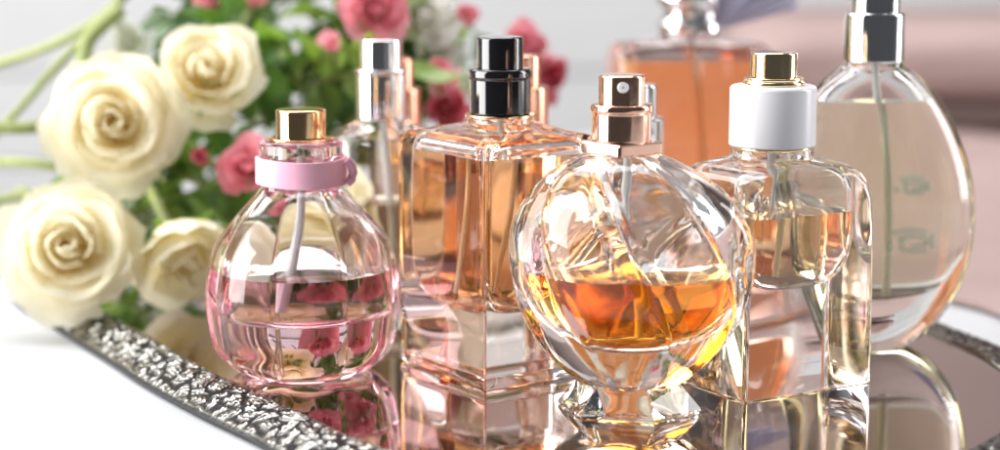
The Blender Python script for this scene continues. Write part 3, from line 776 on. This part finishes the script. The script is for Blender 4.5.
def towel(z0, h, x0, x1, y0, y1, seed, label):
    """one folded cloth: a rounded fold at the front, soft uneven surface"""
    V, Fc = [], []; nx = 60; prof = []
    for k in range(13):
        a = -math.pi / 2 - math.pi * k / 12; prof.append((y0 + h / 2 + math.cos(a) * h / 2, z0 + h / 2 + math.sin(a) * h / 2))
    prof = [(y1, z0)] + prof + [(y0 + (y1 - y0) * q, z0 + h) for q in (.3, .6)] + [(y1, z0 + h)]
    rings = []
    for i in range(nx + 1):
        x = x0 + (x1 - x0) * i / nx; e = min(1, min(i, nx - i) / 2.5); r = []
        for (y, z) in prof:
            q = noise.noise(Vector((x * .12, z * .5 + seed, y * .08))) * .5
            r.append((x, y - q * 1.2, z0 + (z - z0 - h / 2) * (.5 + .5 * e) + h / 2 + q * .25 * (1 if z > z0 + .1 else 0)))
        rings.append(r)
    V, Fc = loft(rings)
    o = mk('folded_cloth', V, Fc, M['towel'], None, (0, 0, 0), sharp=None)
    bm = bmesh.new(); bm.from_mesh(o.data); bmesh.ops.recalc_face_normals(bm, faces=bm.faces); bm.to_mesh(o.data); bm.free()
    tag(o, label, 'cloth', 'folded pink cloths behind the tray')
towel(TABLE_Z + .01, 2.3, 17.2, 80, 126.5, 146, 1, 'lower folded dusty pink cloth, set back in the shade')
towel(TABLE_Z + 2.4, 4.7, 16.4, 80, 122, 148, 5, 'thick upper folded dusty pink cloth of the stack')

def spread_cloth():
    V, Fc = [], []; nx, ny = 70, 60
    for i in range(nx + 1):
        for j in range(ny + 1):
            v = j / ny; y = 60 + 67 * v
            e = min(1, max(0, (v - .10) / .24)); x0 = 17.3 - 11.1 * e * e * (3 - 2 * e) + .6 * math.sin(v * 9); x = x0 + 66 * (i / nx) ** 1.2
            z = TABLE_Z + .12 + .9 * max(0, noise.noise(Vector((x * .10, y * .13, 4))) + .25) * min(1, i / 4 + .1) * min(1, j / 4 + .1)
            V.append((x, y + 1.5 * noise.noise(Vector((x * .08, 3, 1))), z))
    for i in range(nx):
        for j in range(ny):
            p = i * (ny + 1) + j; Fc.append((p, p + ny + 1, p + ny + 2, p + 1))
    o = mk('spread_cloth', V, Fc, M['towel'], None, sharp=None)
    so = o.modifiers.new('thickness', 'SOLIDIFY'); so.thickness = .001
    tag(o, 'dusty pink cloth spread on the table right of the tray', 'cloth')
spread_cloth()
g = []
for k in range(9):
    z = -60 + k * 9.6
    g.append(box_geo(-260, 260, 200 + .3 * (k % 2), 204, z, z + 9.35))
V, Fc = join_geo(g); o = mk('plank_wall', V, Fc, M['wall'], None, smooth=False); tag(o, 'blurred wall of pale grey horizontal planks behind the table', 'wall')
V, Fc = box_geo(-260, 260, 201, 206, -60 + 9 * 9.6, 190)
o = mk('plaster_wall', V, Fc, M['taupe'], None, smooth=False); tag(o, 'taupe plaster wall above the planks, seen reflected in the mirror tray', 'wall')

# ------------------------------------------------------------------ camera
cd = bpy.data.cameras.new('camera'); cam = bpy.data.objects.new('camera', cd); col.objects.link(cam)
cam.location = (0, 0, HC * CM); cam.rotation_euler = (R(90 - 9.2), 0, 0)
cd.sensor_width = 36; cd.lens = FP * 36 / 1000; cd.clip_start = .01; cd.clip_end = 60
cd.dof.use_dof = True; cd.dof.focus_distance = .550; cd.dof.aperture_fstop = 6.0; cd.dof.aperture_blades = 9
scene.camera = cam

# ------------------------------------------------------------------ light
w = bpy.data.worlds.new('World'); scene.world = w; w.use_nodes = True
nt = w.node_tree; bg = nt.nodes['Background']            # a dim room: lighter ahead, dark behind the camera
tc = nt.nodes.new('ShaderNodeTexCoord'); sp = nt.nodes.new('ShaderNodeSeparateXYZ'); mr = nt.nodes.new('ShaderNodeMapRange')
mr.inputs[1].default_value = -.35; mr.inputs[2].default_value = .7; mr.inputs[3].default_value = .07; mr.inputs[4].default_value = .55
nt.links.new(tc.outputs['Generated'], sp.inputs[0]); nt.links.new(sp.outputs['Y'], mr.inputs[0]); nt.links.new(mr.outputs[0], bg.inputs[1])
bg.inputs[0].default_value = (.92, .95, 1., 1)

def area(name, loc, target, sx, sy, power, color=(1, 1, 1)):
    l = bpy.data.lights.new(name, 'AREA'); l.shape = 'RECTANGLE'; l.size = sx; l.size_y = sy; l.energy = power; l.color = color
    o = bpy.data.objects.new(name, l); col.objects.link(o); o.location = loc
    o.rotation_euler = (Vector(target) - Vector(loc)).to_track_quat('-Z', 'Y').to_euler()
    return o
area('window_light', (-1.3, .30, .45), (0, .62, .05), 1.1, 1.2, 46, (1, .985, .97))
area('right_softbox', (1.25, .78, .42), (0, .6, .06), .36, 1.2, 13, (1, .97, .95))
area('overhead_softbox', (-.1, 1.0, 1.25), (0, .7, 0), 1.2, .7, 20, (1, .99, .98))
area('wall_light', (-.9, 1.35, .9), (.1, 2.0, .0), .8, .5, 9, (1, 1, 1))

# ------------------------------------------------------------------ render settings
scene.render.engine = 'CYCLES'
c = scene.cycles
c.max_bounces = 32; c.transmission_bounces = 28; c.glossy_bounces = 12; c.diffuse_bounces = 8; c.transparent_max_bounces = 16; c.volume_bounces = 0
c.caustics_reflective = True; c.caustics_refractive = True; c.blur_glossy = .6
c.sample_clamp_indirect = 6; c.sample_clamp_direct = 0
c.use_denoising = True
try: c.denoiser = 'OPENIMAGEDENOISE'
except Exception: pass
scene.view_settings.view_transform = 'Standard'; scene.view_settings.look = 'None'
scene.view_settings.exposure = .1; scene.view_settings.gamma = 1
